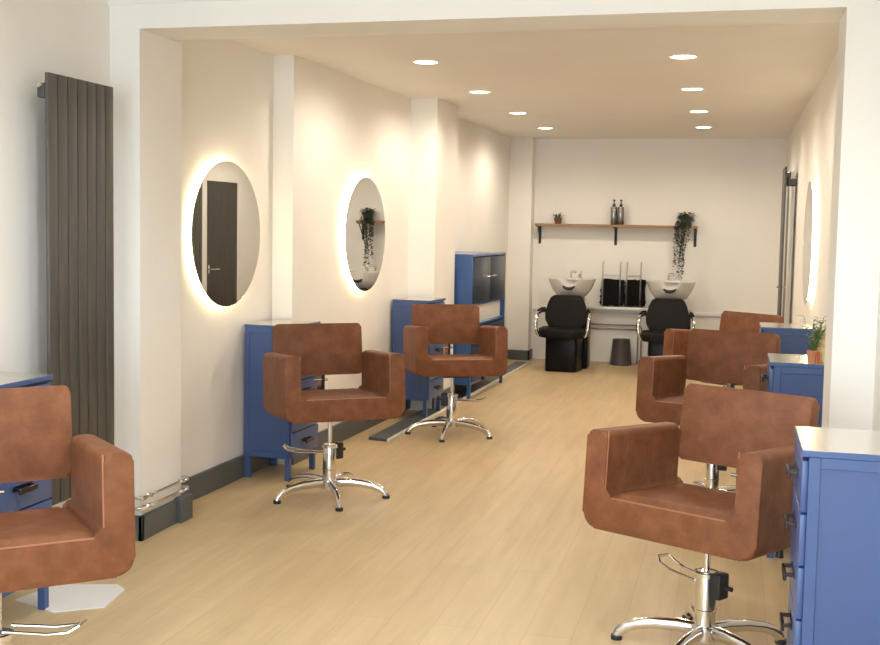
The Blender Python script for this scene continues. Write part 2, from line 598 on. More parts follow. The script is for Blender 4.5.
# ------------------------------------------------------------------ heating pipes on the left reveal
t = thing('heating_pipe_pair', 'pair of chrome heating pipes along the left side of the opening', 'pipe', (XL0, 4.72, 0.172))
for z in (0.052, 0.0):
    bm = bmesh.new()
    tube(bm, [(-0.12, -0.0, z), (0.025, -0.0, z), (0.036, 0.012, z), (0.036, 0.3, z - 0.005), (0.036, 0.46, z - 0.006), (0.03, 0.5, z - 0.006), (-0.1, 0.5, z - 0.006)], 0.0085, 10)
    p = finish(bm, 'pipe', CHROME, t)
    for (y, l) in ((0.01, 0.04), (0.085, 0.022), (0.40, 0.03), (0.455, 0.02)):
        bm = bmesh.new()
        tube(bm, [(0.036, y - 0.0, z - 0.003), (0.036, y + l, z - 0.003)], 0.0145, 8)
        finish(bm, 'fitting', CHROME, p)

# ------------------------------------------------------------------ drawer cabinets
CW, CD, CH = 0.32, 0.39, 0.943     # out from the wall, along the wall, height
def make_cabinet(label):
    """origin at the middle of the wall edge on the floor, drawers face +x"""
    t = thing('drawer_cabinet', label, 'cabinet', (0, 0, 0), 0, 'blue drawer cabinets at the styling stations')
    bm = bmesh.new()
    box(bm, 0, CW - 0.018, -CD / 2, CD / 2, 0.135, CH - 0.02)
    for s in (-1, 1):       # framed side panels
        y0, y1 = (CD / 2, CD / 2 + 0.006) if s > 0 else (-CD / 2 - 0.006, -CD / 2)
        box(bm, 0, 0.032, y0, y1, 0.135, CH - 0.02, 0.0015, 1)
        box(bm, CW - 0.05, CW - 0.018, y0, y1, 0.135, CH - 0.02, 0.0015, 1)
        box(bm, 0.032, CW - 0.05, y0, y1, CH - 0.052, CH - 0.02, 0.0015, 1)
        box(bm, 0.032, CW - 0.05, y0, y1, 0.135, 0.167, 0.0015, 1)
    finish(bm, 'body', BLUE, t)
    bm = bmesh.new()
    box(bm, 0.001, CW + 0.003, -CD / 2 - 0.008, CD / 2 + 0.008, CH - 0.02, CH - 0.001, 0.002, 1)
    tp = finish(bm, 'top', BLUE, t)
    bm = bmesh.new()
    box(bm, 0.004, CW, -CD / 2 - 0.005, CD / 2 + 0.005, CH - 0.002, CH)
    o = finish(bm, 'reflection_sheet', BLUETOP, tp)
    o['label'] = 'added pale sheet imitating the wall reflection on the glossy blue top'
    nd = 5
    dh = (CH - 0.03 - 0.14) / nd
    for k in range(nd):
        z0 = 0.14 + k * dh
        bm = bmesh.new()
        box(bm, CW - 0.018, CW, -CD / 2 + 0.004, CD / 2 - 0.004, z0 + 0.003, z0 + dh - 0.003, 0.003, 2)
        d = finish(bm, 'drawer', BLUE, t)
        bm = bmesh.new()
        zc = z0 + dh * 0.56
        for s in (-1, 1):
            box(bm, CW, CW + 0.03, s * 0.048 - 0.005, s * 0.048 + 0.005, zc - 0.005, zc + 0.006, 0.002, 1)
        box(bm, CW + 0.022, CW + 0.032, -0.056, 0.056, zc - 0.018, zc + 0.006, 0.003, 1)
        box(bm, CW, CW + 0.003, -0.06, 0.06, zc - 0.008, zc + 0.012, 0.001, 1)
        finish(bm, 'handle', GUN, d)
    for x in (0.017, CW - 0.035):
        for y in (-CD / 2 + 0.017, CD / 2 - 0.017):
            bm = bmesh.new()
            box(bm, x - 0.016, x + 0.016, y - 0.016, y + 0.016, 0, 0.136, 0.002, 1)
            finish(bm, 'leg', BLUE, t)
    return t
cabA = make_cabinet('blue drawer cabinet on the left wall below and beside the nearest glowing round mirror')
cabA.location = (s1(6.4) + 0.022, 6.39, 0)
cabA.rotation_euler = (0, 0, -0.05)
gcab = 'blue drawer cabinets at the styling stations'
cabB = dup(cabA, (s2(8.74) + 0.022, 8.72, 0.0225), -0.05, 'blue drawer cabinet behind the farther left brown chair, in front of the wall step', gcab)
cabC = dup(cabA, (NL + 0.005, 3.625, 0), 0, 'blue drawer cabinet behind the cut-off brown chair beside the tall radiator', gcab)
cabD = dup(cabA, (0.53, 3.455, 0), PI, 'nearest blue drawer cabinet, in the right foreground with dark handles facing the chair', gcab)
cabE = dup(cabA, (0.508, 5.645, 0), PI, 'blue cabinet on the right with the small potted plant on its top', gcab)
cabF = dup(cabA, (0.512, 7.66, 0), PI, 'farthest right blue cabinet below the edge-on glowing mirror', gcab)

# ------------------------------------------------------------------ styling chairs
W_, TA, DD = 0.678, 0.086, 0.534
def make_chair(label):
    t = thing('styling_chair', label, 'chair', (0, 0, 0), 0, 'brown styling chairs')
    hw = W_ / 2
    TILT = Matrix.Translation((0, -0.060, 0.418)) @ Matrix.Rotation(R(-4), 4, 'X')
    H, S = 0.357, 0.118
    pl = [(-hw, 0), (hw, 0), (hw, H), (hw - TA, H), (hw - TA, S), (-hw + TA, S), (-hw + TA, H), (-hw, H)]
    pl = round_poly(pl, [0.055, 0.055, 0.024, 0.024, 0.03, 0.03, 0.024, 0.024], 6)
    bm = bmesh.new()
    prism(bm, pl, -DD / 2, DD / 2, 'y', bev=0.014, seg=3, M=TILT)
    shell = finish(bm, 'seat_shell', SUEDE, t, sharp=50)
    # piping round the front outline of the arms and seat
    bm = bmesh.new()
    inner = round_poly([(hw - TA, H - 0.002), (hw - TA, S), (-hw + TA, S), (-hw + TA, H - 0.002)], [0, 0.03, 0.03, 0], 6)
    tube(bm, [TILT @ Vector((p[0], -DD / 2 + 0.008, p[1])) for p in inner], 0.0035, 6)
    finish(bm, 'piping', PIPING, shell)
    # seat cushion
    bm = bmesh.new()
    cw = hw - TA - 0.004
    def cush(u, v):
        x = -cw + 2 * cw * u
        y = -DD / 2 + 0.016 + (DD - 0.03) * v
        e = min(u, 1 - u) * 2 * cw
        f = min(v, 1 - v) * DD
        z = S - 0.004 + 0.024 * min(1, math.sqrt(max(0, min(1, e / 0.05)) * 1.0)) * min(1, math.sqrt(max(0, min(1, f / 0.05))))
        z -= 0.010 * math.exp(-(((u - 0.5) / 0.28) ** 2 + ((v - 0.5) / 0.3) ** 2))
        return TILT @ Vector((x, y, z))
    grid_surf(bm, cush, 20, 20)
    finish(bm, 'seat_cushion', SUEDE, t, sharp=70)
    # backrest pad, reclined between the arms
    BW, BH, BT = 0.262, 0.302, 0.072
    BM = Matrix.Translation((0, 0.218, 0.618)) @ Matrix.Rotation(R(-10), 4, 'X')
    pb = round_poly([(-BW, 0), (BW, 0), (BW, BH), (-BW, BH)], 0.022, 5)
    bm = bmesh.new()
    prism(bm, pb, 0.0, BT, 'y', bev=0.016, seg=3, M=BM)
    back = finish(bm, 'backrest', SUEDE, t, sharp=50)
    bm = bmesh.new()
    loop = [BM @ Vector((p[0] * 0.985, 0.012, BH / 2 + (p[1] - BH / 2) * 0.985)) for p in round_poly([(-BW, 0), (BW, 0), (BW, BH), (-BW, BH)], 0.018, 5)]
    loop.append(loop[0])
    tube(bm, loop, 0.003, 6)
    finish(bm, 'piping', PIPING, back)
    # back bracket: upright bar and release knob between seat and backrest
    bm = bmesh.new()
    box(bm, -0.014, 0.014, 0.236, 0.246, 0.43, 0.645, 0.002, 1)
    br = finish(bm, 'back_bracket', CHROME, t)
    bm = bmesh.new()
    box(bm, 0.016, 0.032, 0.232, 0.25, 0.46, 0.645, 0.003, 1)
    finish(bm, 'recline_bar', BLACKP, br)
    bm = bmesh.new()
    tube(bm, [(-0.035, 0.241, 0.585), (0.05, 0.241, 0.585)], 0.007, 8)
    finish(bm, 'recline_knob', CHROME, br)
    bm = bmesh.new()
    box(bm, -0.10, 0.10, -0.16, 0.1, 0.404, 0.424, 0.003, 1)
    finish(bm, 'mounting_plate', BLACKP, t)
    bm = bmesh.new()
    tube(bm, [(0.25, 0.06, 0.415), (0.25, 0.06, 0.36)], [0.011, 0.015], 10)
    finish(bm, 'peg', BLACKP, t)
    # hydraulic column
    bm = bmesh.new()
    lathe(bm, [(0.0, 0.22), (0.0125, 0.22), (0.0125, 0.425), (0.0, 0.425)], 18)
    finish(bm, 'piston', CHROME, t)
    bm = bmesh.new()
    lathe(bm, [(0, 0.05), (0.05, 0.05), (0.052, 0.09), (0.05, 0.102), (0.0395, 0.104), (0.0385, 0.295), (0.036, 0.305), (0.02, 0.307), (0, 0.307)], 28)
    lathe(bm, [(0.038, 0.285), (0.046, 0.287), (0.046, 0.302), (0.038, 0.304)], 28)
    lathe(bm, [(0.038, 0.155), (0.042, 0.157), (0.042, 0.163), (0.038, 0.165)], 28)
    finish(bm, 'column', CHROME, t)
    # five star base
    for k in range(5):
        a = 2 * PI * k / 5
        ca, sa = math.cos(a), math.sin(a)
        pr_ = [(0.03, 0.082), (0.10, 0.087), (0.18, 0.083), (0.25, 0.07), (0.29, 0.054), (0.315, 0.034), (0.325, 0.014)]
        bm = bmesh.new()
        tube(bm, [(r * ca, r * sa, z) for r, z in pr_], [0.027, 0.026, 0.023, 0.021, 0.0205, 0.02, 0.0195], 12, flat=0.72, up=(-sa, ca, 0))
        lg = finish(bm, 'leg', CHROME, t, sharp=60)
        bm = bmesh.new()
        lathe(bm, [(0, 0), (0.021, 0.0), (0.022, 0.008), (0.021, 0.017), (0, 0.017)], 14, c=(0.326 * ca, 0.326 * sa, 0))
        finish(bm, 'foot_glide', BLACKP, lg)
    # pump pedal loop towards +x, pump housing on the other side
    bm = bmesh.new()
    tube(bm, [(0.03, -0.03, 0.262), (0.17, -0.034, 0.262), (0.235, -0.036, 0.272), (0.262, -0.024, 0.29), (0.262, 0.024, 0.29), (0.235, 0.036, 0.272),
              (0.17, 0.034, 0.262), (0.03, 0.03, 0.262)], 0.0055, 8)
    finish(bm, 'pump_pedal', CHROME, t)
    bm = bmesh.new()
    box(bm, -0.08, -0.034, -0.03, 0.03, 0.215, 0.31, 0.008, 2)
    tube(bm, [(-0.08, 0, 0.262), (-0.112, 0, 0.262)], 0.009, 8)
    finish(bm, 'pump_housing', BLACKP, t)
    return t
UP = {'seat_shell', 'seat_cushion', 'backrest', 'back_bracket', 'mounting_plate', 'peg', 'piston'}
def pose_chair(t, x, y, rot, dz, base, pedal, pump, pz=0.0):
    t.location = (x, y, 0)
    t.rotation_euler = (0, 0, rot)
    for c in t.children:
        st = c.name.split('.')[0]
        if st in UP:
            c.location.z = dz
        elif st == 'leg' or st == 'column':
            c.rotation_euler.z = R(base) - rot
        elif st == 'pump_pedal':
            c.rotation_euler.z = R(pedal) - rot
            c.location.z = pz
        elif st == 'pump_housing':
            c.rotation_euler.z = R(pump) + PI - rot
gch = 'brown styling chairs'
chA = make_chair('brown suede styling chair standing in front of the left mirror nearest the radiator')
chB = dup(chA, (0, 0, 0), 0, 'brown suede styling chair at the second left mirror, near the tall blue locker', gch)
chC = dup(chA, (0, 0, 0), 0, 'brown styling chair cut off by the left edge of the photo before the radiator', gch)
chD = dup(chA, (0, 0, 0), 0, 'brown suede styling chair in the right foreground beside the nearest blue cabinet', gch)
chE = dup(chA, (0, 0, 0), 0, 'brown styling chair directly behind the right foreground chair, beside the plant cabinet', gch)
chF = dup(chA, (0, 0, 0), 0, 'farthest brown styling chair on the right, mostly hidden, before the right basin', gch)
pose_chair(chA, -2.185, 5.905, 0.63, 0.056, 12, 195, 60)
pose_chair(chB, -2.000, 8.02, 0.461, 0.043, -16, 2, 190)
pose_chair(chC, -2.108, 2.836, 0.75, 0.092, 25, 10, 200, 0.055)
pose_chair(chD, -0.052, 4.14, -0.461, 0.035, 180 - 5, 130, -35)
pose_chair(chE, -0.07, 6.381, -0.312, 0.064, 40, 150, 0)
pose_chair(chF, -0.026, 8.539, -0.657, 0.027, 60, 150, 0)

# ------------------------------------------------------------------ tall blue locker in the left recess
t = thing('blue_locker', 'bright blue locker cabinet with dark glossy doors and an open niche in the left recess', 'cabinet', (-2.232, 9.62, 0), yawL)
LD, LW, LH = 0.42, 1.28, 1.312     # depth (towards -x), length along y
bm = bmesh.new()
box(bm, -LD, 0, 0, 0.022, 0.14, LH, 0.003, 1)            # near side
box(bm, -LD, 0, LW - 0.022, LW, 0.14, LH, 0.003, 1)      # far side
box(bm, -LD, 0, 0.022, LW - 0.022, LH - 0.022, LH, 0.003, 1)
box(bm, -LD, 0, 0.022, LW - 0.022, 0.14, 0.162, 0.003, 1)
box(bm, -LD, 0, 0.022, LW - 0.022, 0.655, 0.68, 0.002, 1)
box(bm, -LD, 0, 0.022, LW - 0.022, 0.848, 0.87, 0.002, 1)
finish(bm, 'body', BLUELOCK, t)
bm = bmesh.new()
box(bm, -0.06, -0.045, 0.022, LW - 0.022, 0.68, 0.848)
finish(bm, 'niche_panel', TRIMW, t)
for k in range(2):
    bm = bmesh.new()
    y0 = 0.03 + k * (LW - 0.06) / 2
    y1 = y0 + (LW - 0.06) / 2 - 0.006
    box(bm, -0.016, 0.006, y0, y1, 0.87, LH - 0.03, 0.003, 2)
    d = finish(bm, 'door', BLUEGLOSS, t)
    bm = bmesh.new()
    yh = y1 - 0.08 if k == 0 else y0 + 0.08
    tube(bm, [(0.006, yh - 0.05, 1.1), (0.03, yh - 0.05, 1.1), (0.03, yh + 0.05, 1.1), (0.006, yh + 0.05, 1.1)], 0.006, 8)
    finish(bm, 'handle', CHROME, d)
for k in range(3):
    bm = bmesh.new()
    z0 = 0.165 + k * 0.163
    box(bm, -0.016, 0.006, 0.03, LW - 0.03, z0, z0 + 0.157, 0.003, 2)
    d = finish(bm, 'drawer', BLUEGLOSS, t)
    bm = bmesh.new()
    tube(bm, [(0.006, LW / 2 - 0.07, z0 + 0.1), (0.03, LW / 2 - 0.07, z0 + 0.1), (0.03, LW / 2 + 0.07, z0 + 0.1), (0.006, LW / 2 + 0.07, z0 + 0.1)], 0.006, 8)
    finish(bm, 'handle', CHROME, d)
for x in (-0.02, -LD + 0.03):
    for y in (0.02, LW - 0.02):
        bm = bmesh.new()
        box(bm, x - 0.015, x + 0.015, y - 0.015, y + 0.015, 0, 0.14, 0.002, 1)
        finish(bm, 'leg', BLUELOCK, t)

# ------------------------------------------------------------------ loose skirting board on the floor
bm = bmesh.new()
a, b, c, d = (-2.51, 7.59), (-2.365, 7.565), (-2.235, 12.55), (-2.375, 12.55)
prism(bm, [a, b, c, d], 0.0, 0.022, 'z', bev=0.003, seg=1)
t = thing('loose_skirting_board', 'long dark grey skirting board with white edge lying loose on the floor', 'board', (0, 0, 0))
finish(bm, 'board', SKIRT, t)
bm = bmesh.new()
prism(bm, [(-2.364, 7.566), (-2.348, 7.563), (-2.218, 12.55), (-2.234, 12.55)], 0.0, 0.02, 'z', bev=0.002, seg=1)
o = finish(bm, 'white_edge', TRIMW, t)
o['label'] = 'white painted edge'

# white sheet of card under the cut-off chair
bm = bmesh.new()
prism(bm, [(-2.78, 3.85), (-2.55, 3.775), (-2.39, 3.885), (-2.425, 4.10), (-2.49, 4.15), (-2.74, 4.07)], 0.0, 0.004, 'z')
tag(finish(bm, 'card_sheet', CARD), 'flat white card sheet lying on the floor under the cut-off left chair', 'card')

# ------------------------------------------------------------------ wash units
def make_wash(label):
    """origin on the floor under the seat centre, faces -y"""
    t = thing('backwash_unit', label, 'backwash chair', (0, 0, 0), 0, 'black backwash units by the back wall')
    bm = bmesh.new()
    pl = round_poly([(-0.172, -0.03), (0.168, -0.03), (0.195, 0.25), (0.195, 0.56), (-0.2, 0.56), (-0.2, 0.25)], [0.03, 0.03, 0.05, 0.01, 0.01, 0.05], 4)
    prism(bm, pl, 0.0, 0.4, 'z', bev=0.008, seg=2)
    finish(bm, 'plinth', BLACKG, t)
    bm = bmesh.new()
    prism(bm, round_poly([(0.185, 0.35), (0.24, 0.35), (0.24, 0.6), (0.185, 0.6)], 0.01, 3), 0.0, 0.62, 'z', bev=0.006, seg=2)
    finish(bm, 'side_post', BLACKG, t)
    # seat cushion
    bm = bmesh.new()
    ps = round_poly([(-0.255, -0.14), (0.255, -0.14), (0.25, 0.34), (-0.25, 0.34)], [0.13, 0.13, 0.03, 0.03], 8)
    prism(bm, ps, 0.375, 0.468, 'z', bev=0.03, seg=4)
    finish(bm, 'seat', BLACKV, t, sharp=60)
    # backrest: rounded shield shape leaning back
    bm = bmesh.new()
    pb = [(-0.165, 0.0), (0.165, 0.0), (0.225, 0.1), (0.232, 0.18), (0.205, 0.30), (0.165, 0.385), (-0.165, 0.385), (-0.205, 0.30), (-0.232, 0.18), (-0.225, 0.1)]
    pb = round_poly(pb, [0.05, 0.05, 0.05, 0.05, 0.05, 0.04, 0.04, 0.05, 0.05, 0.05], 4)
    BM = Matrix.Translation((0, 0.22, 0.445)) @ Matrix.Rotation(R(-14), 4, 'X')
    prism(bm, pb, 0.0, 0.09, 'y', bev=0.025, seg=4, M=BM)
    finish(bm, 'backrest', BLACKV, t, sharp=60)
    # chrome curved armrests
    for s in (-1, 1):
        bm = bmesh.new()
        pts = [(s * 0.235, 0.30, 0.645), (s * 0.262, 0.2, 0.648), (s * 0.285, 0.08, 0.625), (s * 0.29, 0.0, 0.56), (s * 0.285, -0.03, 0.47), (s * 0.262, -0.02, 0.405), (s * 0.2, 0.0, 0.392)]
        tube(bm, pts, 0.024, 10, flat=0.8, up=(1, 0, 0))
        a_ = finish(bm, 'armrest', CHROME, t, sharp=60)
        bm = bmesh.new()
        tube(bm, [(s * 0.238, 0.30, 0.662), (s * 0.262, 0.2, 0.666), (s * 0.284, 0.09, 0.646)], 0.02, 10, flat=0.5, up=(1, 0, 0))
        finish(bm, 'arm_pad', BLACKV, a_)
    # ceramic basin, a tapered bowl with a neck notch at the front
    bm = bmesh.new()
    cx, cy = 0.008, 0.62
    nseg = 48
    def ring(rx, ry, z, notch=0.0, zn=0.0):
        vs = []
        for k in range(nseg):
            a = 2 * PI * k / nseg
            x = rx * math.cos(a)
            y = ry * math.sin(a)
            da = abs((a - 1.5 * PI + PI) % (2 * PI) - PI)
            d = max(0.0, 1 - (da / 0.42) ** 2)
            vs.append((cx + x, cy + y * (1 - 0.12 * notch * d), z - zn * d))
        return vs
    rings = [ring(0.10, 0.10, 0.79), ring(0.17, 0.17, 0.80), ring(0.215, 0.215, 0.86), ring(0.25, 0.25, 0.93, 0, 0.02), ring(0.27, 0.265, 0.985, 1, 0.075), ring(0.272, 0.266, 0.995, 1, 0.075),
             ring(0.262, 0.256, 0.997, 1, 0.075), ring(0.245, 0.24, 0.97, 1, 0.06), ring(0.20, 0.2, 0.88), ring(0.10, 0.1, 0.84), ring(0.02, 0.02, 0.835)]
    tb = bmesh.new()
    V = [[tb.verts.new(p) for p in rg] for rg in rings]
    for i in range(len(V) - 1):
        for k in range(nseg):
            tb.faces.new((V[i][k], V[i][(k + 1) % nseg], V[i + 1][(k + 1) % nseg], V[i + 1][k]))
    tb.faces.new(V[0][::-1])
    tb.faces.new(V[-1])
    merge(bm, tb)
    basin = finish(bm, 'basin', CERAM, t, sharp=60)
    bm = bmesh.new()
    npts = []
    for k in range(9):
        a = 1.5 * PI - 0.26 + 0.52 * k / 8
        npts.append((cx + 0.262 * math.cos(a), cy + 0.246 * math.sin(a), 0.918 - 0.028 * (1 - ((k - 4) / 4) ** 2)))
    tube(bm, npts, [0.010, 0.014, 0.017, 0.018, 0.019, 0.018, 0.017, 0.014, 0.010], 10)
    finish(bm, 'neck_rest', BLACKP, basin)
    bm = bmesh.new()
    prism(bm, round_poly([(cx - 0.09, cy + 0.18), (cx + 0.09, cy + 0.18), (cx + 0.09, cy + 0.3), (cx - 0.09, cy + 0.3)], 0.03, 4), 0.97, 0.998, 'z', bev=0.006, seg=2)
    finish(bm, 'tap_deck', CERAM, basin)
    bm = bmesh.new()
    tube(bm, [(cx + 0.06, cy + 0.23, 0.99), (cx + 0.06, cy + 0.225, 1.04)], 0.018, 12)
    tube(bm, [(cx + 0.06, cy + 0.225, 1.035), (cx + 0.075, cy + 0.19, 1.06), (cx + 0.09, cy + 0.15, 1.075)], 0.007, 8)
    finish(bm, 'tap', CHROME, basin)
    bm = bmesh.new()
    tube(bm, [(cx - 0.04, cy + 0.23, 0.99), (cx - 0.045, cy + 0.225, 1.05), (cx - 0.03, cy + 0.19, 1.068), (cx + 0.02, cy + 0.17, 1.062)], [0.011, 0.011, 0.013, 0.016], 10)
    finish(bm, 'shower_hose', CHROME, basin)
    bm = bmesh.new()
    box(bm, -0.12, 0.13, 0.50, 0.86, 0.38, 0.82, 0.01, 2)
    finish(bm, 'basin_pedestal', BLACKG, t)
    return t
wa = make_wash('black backwash chair with white basin below the left half of the wooden shelf')
wa.location = (-1.772, 11.99, 0)
wb = dup(wa, (-0.664, 11.99, 0), 0, 'black backwash chair with white basin to the right of the black towels', 'black backwash units by the back wall')

# ------------------------------------------------------------------ ledge, pipes, towels, bin
bm = bmesh.new()
box(bm, -2.0, -0.42, 12.955, YB, 0.63, 0.662, 0.004, 2)
struct('trim_5', bm, TRIMW, 'white ledge along the back wall behind the basins')
bm = bmesh.new()
box(bm, -2.285, XR, 13.075, YB, 0.585, 0.625, 0.004, 1)
struct('trim_6', bm, TRIMW, 'white trunking along the back wall')
t = thing('water_pipe_pair', 'two thin metal water pipes running low along the back wall', 'pipe', (-1.6, YB, 0.4))
for k, z in enumerate((0.045, -0.005)):
    bm = bmesh.new()
    tube(bm, [(-0.2, -0.035, z), (0.58 - 0.04 * k, -0.035, z), (0.6 - 0.04 * k, -0.035, z - 0.03), (0.6 - 0.04 * k, -0.035, -0.4)], 0.0085, 10)
    finish(bm, 'pipe', COPPER, t)
for k, (x0, x1, lab) in enumerate(((-1.455, -1.255, 'left'), (-1.18, -1.02, 'right'))):
    t = thing('towel_rack', 'chrome two-prong rack standing on the ledge holding the %s black towel' % lab, 'towel rack', ((x0 + x1) / 2, 13.0, 0.662), 0, 'chrome towel racks on the ledge')
    hw = (x1 - x0) / 2
    for s in (-1, 1):
        bm = bmesh.new()
        tube(bm, [(s * hw, -0.03, 0.0), (s * hw, -0.035, 0.3), (s * hw, -0.035, 0.46), (s * hw, -0.025, 0.505), (s * hw, 0.0, 0.518), (s * hw, 0.02, 0.50)], 0.0095, 8)
        finish(bm, 'upright', BRUSHED, t)
    bm = bmesh.new()
    tube(bm, [(-hw, -0.033, 0.365), (hw, -0.033, 0.365)], 0.008, 8)
    finish(bm, 'crossbar', BRUSHED, t)
    bm = bmesh.new()
    tube(bm, [(-hw, 0.065, 0.01), (hw, 0.065, 0.01)], 0.0065, 8)
    for s in (-1, 1):
        tube(bm, [(s * hw, -0.03, 0.008), (s * hw, 0.065, 0.01)], 0.0065, 8)
    finish(bm, 'foot_frame', BRUSHED, t)
    # towel: folded pad with wavy fluffy outline
    bm = bmesh.new()
    tw = 0.131 if k == 0 else 0.114
    r2 = random.Random(3 + k)
    poly = []
    for (p, q, n_) in (((-tw, 0), (tw, 0), 9), ((tw, 0), (tw, 0.3), 9), ((tw, 0.3), (-tw, 0.3), 9), ((-tw, 0.3), (-tw, 0), 9)):
        for i in range(n_):
            f = i / n_
            poly.append((p[0] + (q[0] - p[0]) * f + r2.uniform(-0.007, 0.007), p[1] + (q[1] - p[1]) * f + r2.uniform(-0.007, 0.007)))
    prism(bm, poly, -0.02, 0.05, 'y', bev=0.018, seg=3)
    xc = -1.343 if k == 0 else -1.083
    o = finish(bm, 'black_towel', TOWEL, None, sharp=70, loc=(xc, 13.0, 0.68))
    tag(o, 'folded black towel in the %s chrome rack on the back ledge' % lab, 'towel', 'black towels on the back ledge')

bm = bmesh.new()
t = thing('waste_bin', 'small dark grey round bin on the floor between the two backwash chairs', 'bin', (-1.212, 12.89, 0))
lathe(bm, [(0, 0.004), (0.118, 0.0), (0.124, 0.006), (0.122, 0.02), (0.1, 0.285), (0.103, 0.295), (0.096, 0.297), (0.094, 0.285), (0.11, 0.02), (0, 0.014)], 36)
finish(bm, 'body', GREYB, t)
bm = bmesh.new()
lathe(bm, [(0, 0.272), (0.092, 0.272), (0.094, 0.28), (0.04, 0.288), (0, 0.288)], 36)
finish(bm, 'lid', GREYB, t)

# ------------------------------------------------------------------ wall shelf with things on it
t = thing('wall_shelf', 'long oak shelf on black brackets on the back wall', 'shelf', (-1.333, YB, 1.6))
bm = bmesh.new()
box(bm, -0.927, 0.927, -0.195, 0.0, -0.016, 0.014, 0.002, 1)
finish(bm, 'board', OAK, t)
for x in (-0.895, 0.0, 0.905):
    bm = bmesh.new()
    box(bm, x - 0.016, x + 0.016, -0.008, 0.0, -0.225, -0.016, 0.001, 1)
    box(bm, x - 0.016, x + 0.016, -0.185, -0.008, -0.024, -0.016, 0.001, 1)
    tube(bm, [(x, -0.15, -0.024), (x, -0.008, -0.19)], 0.006, 8)
    finish(bm, 'bracket', BLACKP, t)
ZS = 1.614
def leaf(bm, p, d, L, w, droop=0.3, mi=0):
    d = Vector(d).normalized()
    s = d.cross(Vector((0, 0, 1)))
    if s.length < 1e-3:
        s = Vector((1, 0, 0))
    s.normalize()
    up = s.cross(d).normalized()
    t = bmesh.new()
    P = Vector(p)
    cs = []
    for f, ww in ((0, 0.15), (0.3, 0.9), (0.6, 1.0), (0.85, 0.55), (1.0, 0.05)):
        c = P + d * L * f - Vector((0, 0, 1)) * droop * L * f * f
        cs.append((t.verts.new(c + s * w * ww * 0.5), t.verts.new(c - up * w * 0.12), t.verts.new(c - s * w * ww * 0.5)))
    for a, b in zip(cs[:-1], cs[1:]):
        t.faces.new((a[0], a[1], b[1], b[0]))
        t.faces.new((a[1], a[2], b[2], b[1]))
    merge(bm, t, None, mi)
def pot(bm, r0, r1, h):
    lathe(bm, [(0, 0), (r0, 0), (r1, h * 0.85), (r1 * 1.06, h * 0.86), (r1 * 1.06, h), (r1 * 0.9, h), (r1 * 0.88, h * 0.88), (0, h * 0.88)], 24)
# succulent
t = thing('potted_succulent', 'tiny spiky succulent in a dark terracotta pot on the left end of the shelf', 'plant', (-2.0, 13.0, ZS))
bm = bmesh.new()
pot(bm, 0.036, 0.046, 0.066)
finish(bm, 'pot', DTERRA, t)
bm = bmesh.new()
r2 = random.Random(11)
for k in range(26):
    a = r2.uniform(0, 2 * PI)
    el = r2.uniform(0.3, 1.4)
    leaf(bm, (0.008 * math.cos(a), 0.008 * math.sin(a), 0.056), (math.cos(a) * math.cos(el), math.sin(a) * math.cos(el), math.sin(el)), r2.uniform(0.065, 0.1), 0.022, 0.15)
finish(bm, 'foliage', LEAF, t)
# pump bottles
def bottle(x, label):
    t = thing('pump_bottle', label, 'bottle', (x, 13.0, ZS), 0, 'metal pump bottles on the shelf')
    bm = bmesh.new()
    lathe(bm, [(0, 0), (0.036, 0), (0.038, 0.004), (0.038, 0.2), (0.036, 0.206), (0.016, 0.212), (0.014, 0.218), (0, 0.218)], 28)
    finish(bm, 'body', BOTTLE, t)
    bm = bmesh.new()
    lathe(bm, [(0, 0.214), (0.018, 0.214), (0.018, 0.236), (0.008, 0.24), (0.006, 0.27), (0.014, 0.272), (0.014, 0.288), (0, 0.29)], 18)
    tube(bm, [(0, 0, 0.281), (0.0, -0.045, 0.281), (0.0, -0.05, 0.272)], 0.006, 8)
    finish(bm, 'pump', BLACKP, t)
bottle(-1.352, 'left one of the two metal pump bottles on the shelf')
bottle(-1.272, 'right one of the two metal pump bottles on the shelf')
# trailing plant
t = thing('trailing_plant', 'trailing dark green string plant hanging from a pot on the right end of the shelf', 'plant', (-0.53, 13.0, ZS))
bm = bmesh.new()
pot(bm, 0.055, 0.068, 0.11)
finish(bm, 'pot', GREYB, t)
bm = bmesh.new()
r2 = random.Random(5)
for k in range(230):
    a = r2.uniform(0, 2 * PI)
    q = r2.uniform(0, 0.085)
    p = (q * math.cos(a), q * math.sin(a) * 0.9, 0.09 + r2.uniform(-0.03, 0.06))
    el = r2.uniform(-0.4, 1.0)
    leaf(bm, p, (math.cos(a) * math.cos(el), math.sin(a) * math.cos(el), math.sin(el)), r2.uniform(0.025, 0.04), 0.02, 0.3)
for k in range(24):
    x = r2.uniform(-0.12, 0.07)
    L = r2.uniform(0.15, 0.5) * (1.0 if x < 0.0 else 0.55)
    if k < 8:
        L = r2.uniform(0.4, 0.62)
        x = r2.uniform(-0.085, 0.0)
    y = r2.uniform(-0.135, -0.10)
    pts = [(x * 0.4, -0.05, 0.11), (x * 0.8, -0.09, 0.10), (x, y, 0.04)]
    n_ = max(3, int(L / 0.03))
    ph = r2.uniform(0, 6)
    for i in range(n_):
        f = (i + 0.4 + 0.6 * r2.random()) / n_
        pts.append((x - 0.018 * f * (1 if x < -0.02 else 0.3) + 0.012 * math.sin(ph + 7 * f), y, 0.04 - L * f))
    tube(bm, pts, 0.0013, 4)
    for p in pts[1:]:
        for q in range(2):
            a = r2.uniform(0, 2 * PI)
            leaf(bm, (p[0] + r2.uniform(-0.006, 0.006), p[1], p[2] + r2.uniform(-0.016, 0.016)), (math.cos(a), math.sin(a) * 0.7, -0.35), r2.uniform(0.016, 0.026), 0.018, 0.3)
finish(bm, 'foliage', LEAFD, t)

